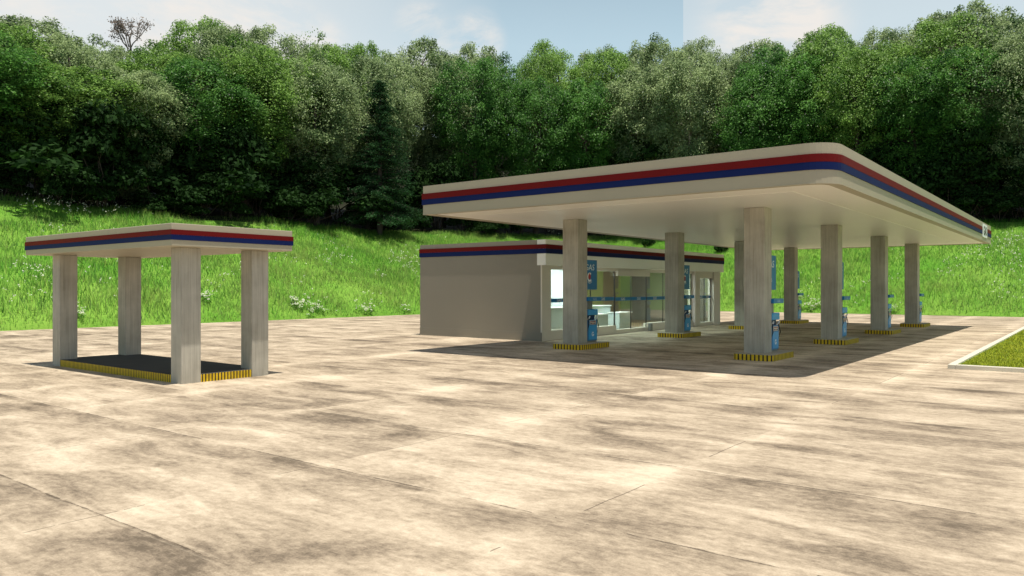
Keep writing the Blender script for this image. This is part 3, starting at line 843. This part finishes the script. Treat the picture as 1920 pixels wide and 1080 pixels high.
def stripe(z0, z1, d, mat, name):
    """runs round the canopy and leaves a gap for the sign plate on the -v side"""
    out = rrect(*CB, r=CR, d=d); inn = rrect(*CB, r=CR, d=-0.05)
    n = len(out)
    # order: start after the gap, go round, end before it
    i1 = 9                         # index of corner (u1, v0)
    po = [(43.95, out[i1][1])] + out[i1:] + out[:9] + [(41.95, out[8][1])]
    pi = [(43.95, inn[i1][1])] + inn[i1:] + inn[:9] + [(41.95, inn[8][1])]
    L(MB().ring(po, pi, z0, z1, closed=False), can).build(name, mat, can)
L(MB().ring(rrect(*CB, r=CR, d=0.006), rrect(*CB, r=CR, d=-0.02), CZ0 - 0.008, CZ0 + 0.014), can).build('drip_edge', M['cream'], can)
stripe(4.69, 4.862, 0.030, M['red'], 'red_stripe')
stripe(4.522, 4.686, 0.028, M['blue'], 'blue_stripe')
pl = L(MB().box(42.1, 43.8, CB[2] - 0.03, CB[2] + 0.05, 4.40, 5.02), can).build('sign_plate', M['letter'], can, bevel=0.006)
L(MB().text('GAS', 42.95, CB[2] - 0.034, 4.71, 0.44, sx=1.1, bold=0.03), can).build('lettering', M['black'], pl)
CU = [21.0, 28.45, 35.9, 43.2]; CV = [7.38, 13.5]; CS = 0.59
for iv, v in enumerate(CV):
    for u in CU:
        L(MB().box(u, u + CS, v, v + CS, 0.0, CZ0 + 0.002), can).build('column', M['col'], can, bevel=0.015)

# islands, pumps and boards, one set under each column
def make_island():
    t = empty('pump_island', (0, 0, 0))
    b = (-0.45, 1.50, -0.37, 0.75); r = (0.16, 0.16, 0.16, 0.16)
    MB().prism(rrect(*b, r=r, n=5), -0.01, 0.165, caps=False).build('striped_kerb', M['kerb'], t)
    MB().prism(rrect(*b, r=r, d=-0.003, n=5), 0.12, 0.170).build('island_top', M['island_top'], t)
    return t
def disc(mb, cx, y, cz, r, mi, a0=0, a1=360, r_in=0.0, n=28, sx=1.0):
    if r_in <= 0:
        mb.poly([(cx + sx * r * math.cos(math.radians(a)), y, cz + r * math.sin(math.radians(a))) for a in np.linspace(a0, a1, n, endpoint=(a1 - a0) < 360)], mi)
    else:
        A = np.radians(np.linspace(a0, a1, n))
        for p, q in zip(A, A[1:]):
            mb.poly([(cx + sx * r_in * math.cos(p), y, cz + r_in * math.sin(p)), (cx + sx * r * math.cos(p), y, cz + r * math.sin(p)),
                     (cx + sx * r * math.cos(q), y, cz + r * math.sin(q)), (cx + sx * r_in * math.cos(q), y, cz + r_in * math.sin(q))], mi)
def emblem(mb, cx, y, cz, r, sx=0.95):
    disc(mb, cx, y, cz, r, 0, 50, 320, r * 0.62, sx=sx)
    disc(mb, cx - 0.05 * r, y - 0.001, cz + 0.12 * r, r * 0.60, 1, sx=sx * 0.9)
    mb.poly([(cx - 0.2 * r, y - 0.001, cz + 0.6 * r), (cx + 0.15 * r, y - 0.001, cz + 0.6 * r), (cx + 0.05 * r, y - 0.001, cz + 1.15 * r)], 1)
    for k in range(2): disc(mb, cx, y, cz - 0.05 * r, r * (1.12 + 0.22 * k), 0, 225, 318, r * (1.05 + 0.22 * k), sx=sx)
def make_board():
    t = empty('gas_board', (0, 0, 0))
    MB().box(-0.45, 0.45, -0.05, 0.05, -0.5, 0.5).build('panel', M['sign'], t, bevel=0.008)
    for z in (0.30, -0.36): MB().box(-0.47, -0.451, -0.03, 0.03, z, z + 0.06).build('bracket', M['metal'], t)
    for s in (-1, 1):
        m = MB().text('GAS', -0.02, -0.052, 0.25, 0.20, 0, shear=0.12, sx=1.15)
        emblem(m, -0.03, -0.052, -0.08, 0.155)
        if s == 1:
            m.v = [(-x, -y, z) for x, y, z in m.v]
        m.build('lettering', [M['letter'], M['mark_red']], t)
    return t
def make_pump():
    """origin at the foot on the island; faces -y"""
    t = empty('fuel_pump', (0, 0, 0))
    MB().box(-0.28, 0.28, 0.05, 0.43, 0.0, 0.05).build('plinth', M['metal'], t)
    cab = MB().box(-0.30, 0.30, 0.02, 0.46, 0.05, 0.74).build('cabinet', M['pump'], t, bevel=0.015)
    m = MB(); m.box(-0.25, 0.25, 0.008, 0.0195, 0.09, 0.56); m.build('door_panel', M['pump_top'], cab, bevel=0.004)
    m = MB(); m.box(-0.19, 0.19, 0.004, 0.0196, 0.59, 0.72); m.build('price_display', M['screen'], cab, bevel=0.004)
    m = MB()
    for k, zz in enumerate((0.685, 0.625)):
        for j in range(3): m.box(-0.16 + j * 0.115, -0.075 + j * 0.115, 0.0025, 0.0039, zz - 0.017, zz + 0.017, 0 if (j + k) % 2 else 1)
    m.build('digits', [M['pump_dark'], M['mark_red']], cab)
    m = MB(); disc(m, 0.0, 0.0062, 0.27, 0.075, 0, 40, 330, 0.04); m.box(0.0, 0.075, 0.0055, 0.0075, 0.245, 0.27); m.build('lettering', M['letter'], cab)
    MB().box(-0.235, 0.235, 0.08, 0.42, 0.741, 0.90).build('nozzle_recess', M['pump_dark'], t)
    m = MB(); m.box(-0.31, 0.31, -0.005, 0.47, 0.901, 1.10); m.build('head', M['pump_top'], t, bevel=0.02)
    for s in (-1, 1):
        m = MB(); tube(m, [(s * 0.24, 0.06, 0.76), (s * 0.24, 0.0, 0.82), (s * 0.24, -0.02, 0.87)], [0.022, 0.025, 0.018], 8)
        m.build('nozzle', M['letter'], t, smooth=True)
        m = MB(); pts = [(s * 0.255, 0.02, 0.80), (s * 0.315, -0.02, 0.55), (s * 0.335, 0.05, 0.30), (s * 0.335, 0.20, 0.45), (s * 0.325, 0.24, 0.95)]
        tube(m, pts, [0.013] * 5, 7); m.build('hose', M['rubber'], t, smooth=True)
    m = MB(); m.box(-0.16, 0.16, 0.12, 0.36, 1.101, 1.38); m.build('pedestal', M['metal'], t, bevel=0.006)
    for s in (-1, 1): MB().box(s * 0.24 - 0.012, s * 0.24 + 0.012, 0.2, 0.224, 1.101, 1.38).build('post', M['letter'], t)
    bar = MB().box(-0.42, 0.42, -0.08, 0.40, 1.381, 1.51).build('sign_bar', M['band'], t, bevel=0.006)
    MB().text('GAS', -0.02, -0.0835, 1.445, 0.075, sx=1.2, bold=0.01).build('lettering', M['letter_pale'], bar)
    return t
isl, brd, pmp = make_island(), make_board(), make_pump()
names = {(0, 0): 'nearest front canopy column', (0, 1): 'second front canopy column', (0, 2): 'third front canopy column', (0, 3): 'farthest front canopy column',
         (1, 0): 'column before the left shop window', (1, 1): 'column before the right shop window', (1, 2): 'column just beyond the store', (1, 3): 'farthest back row canopy column'}
first = True
for iv, v in enumerate(CV):
    for iu, u in enumerate(CU):
        who = names[(iv, iu)]
        a, b, c = (isl, brd, pmp) if first else (copy_tree(isl), copy_tree(brd), copy_tree(pmp))
        first = False
        a.location = (u, v, 0.0); tag(a, f'yellow and black striped pump island under the {who}', 'island', 'striped pump islands under the canopy')
        b.location = (u + CS + 0.475, v + 0.24, 2.43); tag(b, f'blue GAS board with emblem fixed to the {who}', 'sign', 'blue boards on the canopy columns')
        c.location = (u + CS + 0.36, v + 0.0, 0.170); tag(c, f'blue fuel pump with GAS bar beside the {who}', 'fuel pump', 'blue fuel pumps on the islands')

# ------------------------------------------------------------------ store
SU0, SU1, SV0, SV1 = 23.14, 39.85, 16.45, 22.75
ST = 3.78
st = empty('store', (SU0, SV0, 0), 'low flat-roofed store with light-whitened striped fascia and glass front behind the pumps', 'building')
G0 = 16.60                                                  # glass plane
w = MB()
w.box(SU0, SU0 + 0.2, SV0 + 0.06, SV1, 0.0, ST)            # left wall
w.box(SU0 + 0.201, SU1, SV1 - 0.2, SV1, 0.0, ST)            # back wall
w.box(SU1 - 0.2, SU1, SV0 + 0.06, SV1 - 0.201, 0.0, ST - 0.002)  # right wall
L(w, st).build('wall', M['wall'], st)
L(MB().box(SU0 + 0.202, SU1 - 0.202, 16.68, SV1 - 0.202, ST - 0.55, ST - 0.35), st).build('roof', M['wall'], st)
L(MB().box(SU0 - 0.02, SU0 - 0.001, SV0, SV1, 0.0, 0.32), st).build('plinth', M['wall'], st)
fa = L(MB().box(SU0 - 0.012, SU1 + 0.10, 16.27, 16.67, 2.83, ST + 0.003), st).build('fascia', M['white'], st, bevel=0.008)
for nm, z0, z1, d, mk in (('red_stripe', 3.445, 3.605, 0.026, 'red'), ('blue_stripe', 3.265, 3.443, 0.024, 'blue')):
    m = MB(); m.box(SU0 - 0.012 - d, SU1 + 0.10 + d, 16.27 - d, 16.269, z0, z1)
    m.box(SU0 - 0.012 - d, SU0 - 0.0125, 16.2691, SV1 + d, z0, z1)
    m.box(SU1 + 0.1005, SU1 + 0.10 + d, 16.2691, 16.67, z0, z1)
    L(m, st).build(nm, M[mk], st)
fr = MB()
fr.box(SU0 + 0.001, 23.73, SV0, 16.75, 0.0, 2.829)                         # left pilaster
fr.box(23.731, 36.5, 16.52, 16.75, 2.69, 2.829)                            # beam
fr.box(23.731, 28.72, 16.50, 16.75, 0.0, 0.37)                             # sill wall, left
fr.box(31.62, 36.5, 16.50, 16.75, 0.0, 0.36)                               # sill wall, right
fr.box(28.721, 31.619, 16.52, 16.75, 0.0, 0.18)                            # door step
fr.box(36.72, 37.29, 16.47, 16.75, 0.0, 2.829); fr.box(37.291, 38.93, 16.47, 16.75, 2.49, 2.829)
fr.box(37.291, 38.93, 16.47, 16.75, 0.0, 0.18)
fr.box(39.0, SU1 - 0.001, SV0 - 0.02, 16.75, 0.0, 2.829)
fr.box(36.501, 36.719, 16.66, 16.75, 0.0, 2.829); fr.box(38.931, 38.999, 16.62, 16.75, 0.0, 2.829)
L(fr, st).build('shopfront', M['front'], st)
L(MB().box(28.70, 31.64, 16.40, 16.519, 2.50, 2.72), st).build('door_canopy', M['front'], st, bevel=0.006)
L(MB().box(31.63, 31.80, 16.36, 16.499, 0.0, 0.34), st).build('door_post', M['metal'], st)
def pane(name, u0, u1, z0, z1, band):
    o = L(MB().box(u0 + 0.015, u1 - 0.015, G0 - 0.006, G0 + 0.006, z0, z1), st).build(name, M['glass'], st)
    L(MB().box(u0, u0 + 0.014, G0 - 0.02, G0 + 0.02, z0, z1).box(u1 - 0.014, u1, G0 - 0.02, G0 + 0.02, z0, z1), st).build('frame', M['frame'], o)
    bo = L(MB().box(u0 + 0.016, u1 - 0.016, G0 - 0.011, G0 - 0.0065, band[0], band[1]), st).build('blue_band', M['band'], o)
    L(MB().text('GAS', (u0 + u1) / 2, G0 - 0.0135, sum(band) / 2, 0.115, sx=1.15, bold=0.012), st).build('lettering', M['letter'], o)
BN = (1.425, 1.575)
for a, b in ((23.735, 25.25), (25.25, 26.78), (26.78, 28.71)): pane('window', a, b, 0.371, 2.689, (1.44, 1.60) if a > 26 else BN)
for a, b in ((28.745, 30.17), (30.17, 31.61)): pane('door', a, b, 0.181, 2.499, BN)
for a, b in ((31.63, 33.31), (33.31, 34.92), (34.92, 36.49)): pane('window', a, b, 0.361, 2.689, BN)
for a, b in ((37.295, 38.10), (38.10, 38.925)): pane('window', a, b, 0.181, 2.489, BN)
L(MB().box(SU0 + 0.21, SU1 - 0.21, 16.76, SV1 - 0.21, 0.0, 0.12), st).build('inner_floor', M['infloor'], st)
L(MB().box(SU0 + 0.21, SU1 - 0.21, SV1 - 0.26, SV1 - 0.205, 0.121, 3.2), st).build('inner_back_wall', M['inback'], st)
L(MB().box(SU0 + 0.4, 29.3, 19.2, 19.3, 0.121, 3.22), st).build('inner_partition', M['inwall'], st)
m_l, t_l, b_l = material('lit_ceiling_panel', 0.5, 0.2)
b_l.inputs['Emission Color'].default_value = (0.74, 0.90, 1.0, 1); b_l.inputs['Emission Strength'].default_value = 30.0
L(MB().box(24.4, 38.5, 17.4, 17.9, 3.16, 3.20), st).build('ceiling_lamp', m_l, st)

def counter(name, u0, u1, v0, v1, h, label, cat, over=0.04):
    t = empty(name, ((u0 + u1) / 2, (v0 + v1) / 2, 0.121), label, cat)
    du, dv = (u1 - u0) / 2, (v1 - v0) / 2
    MB().box(-du, du, -dv, dv, 0.0, h - 0.041).build('body', M['counter'], t, bevel=0.01)
    MB().box(-du - over, du + over, -dv - over, dv + over, h - 0.04, h).build('counter_top', M['white'], t, bevel=0.01)
counter('sales_counter', 27.9, 31.3, 18.3, 18.9, 1.05, 'long pale sales counter seen through the glass beside the shop door', 'counter')
counter('display_box', 28.3, 29.4, 17.3, 17.9, 0.72, 'white display box behind the window just left of the shop door', 'display box')
counter('display_box', 30.4, 31.5, 17.3, 17.9, 0.75, 'white display box standing behind the shop door glass', 'display box')
counter('sales_counter', 24.3, 27.0, 17.8, 18.5, 1.05, 'pale counter behind the leftmost shop window', 'counter')

# ------------------------------------------------------------------ lawn bed on the right
LU0, LU1, LV0, LV1 = 21.46, 46.0, -14.0, 3.0
lk = empty('lawn_kerb', (LU0, LV1, 0), 'low white kerb framing the short lawn right of the pump canopy', 'kerb')
kw = 0.17
for (a, b, c, d) in ((LU0, LU0 + kw, LV0, LV1 - kw - 0.004), (LU0, LU1, LV1 - kw, LV1), (LU1 - kw, LU1, LV0, LV1 - kw - 0.004)):
    L(MB().box(a, b, c, d, -0.01, 0.105), lk).build('kerbstone', M['kerbstone'], lk, bevel=0.012)
tag(MB().poly([(LU0 + kw, LV0, 0.04), (LU1 - kw, LV0, 0.04), (LU1 - kw, LV1 - kw, 0.04), (LU0 + kw, LV1 - kw, 0.04)]).build('lawn', M['meadow']), kind='structure')
n = 190000
u = LU0 + kw + 0.02 + rng.random(n) ** 1.5 * (LU1 - LU0 - 2 * kw - 0.04); v = LV1 - kw - 0.02 - rng.random(n) * 9.0
cl = snoise(u, v, 1.1, 9)
tone = np.clip(0.25 + 0.5 * cl + rng.normal(0, 0.18, n), 0, 1)
tag(blades('lawn_grass', np.stack([u, v, np.full(n, 0.038)], -1), rng.uniform(0.03, 0.075, n), rng.uniform(0.012, 0.03, n), tone, M['lawn'], 0.6),
    'short yellow-green lawn grass inside the white kerb', 'grass', kind='stuff')
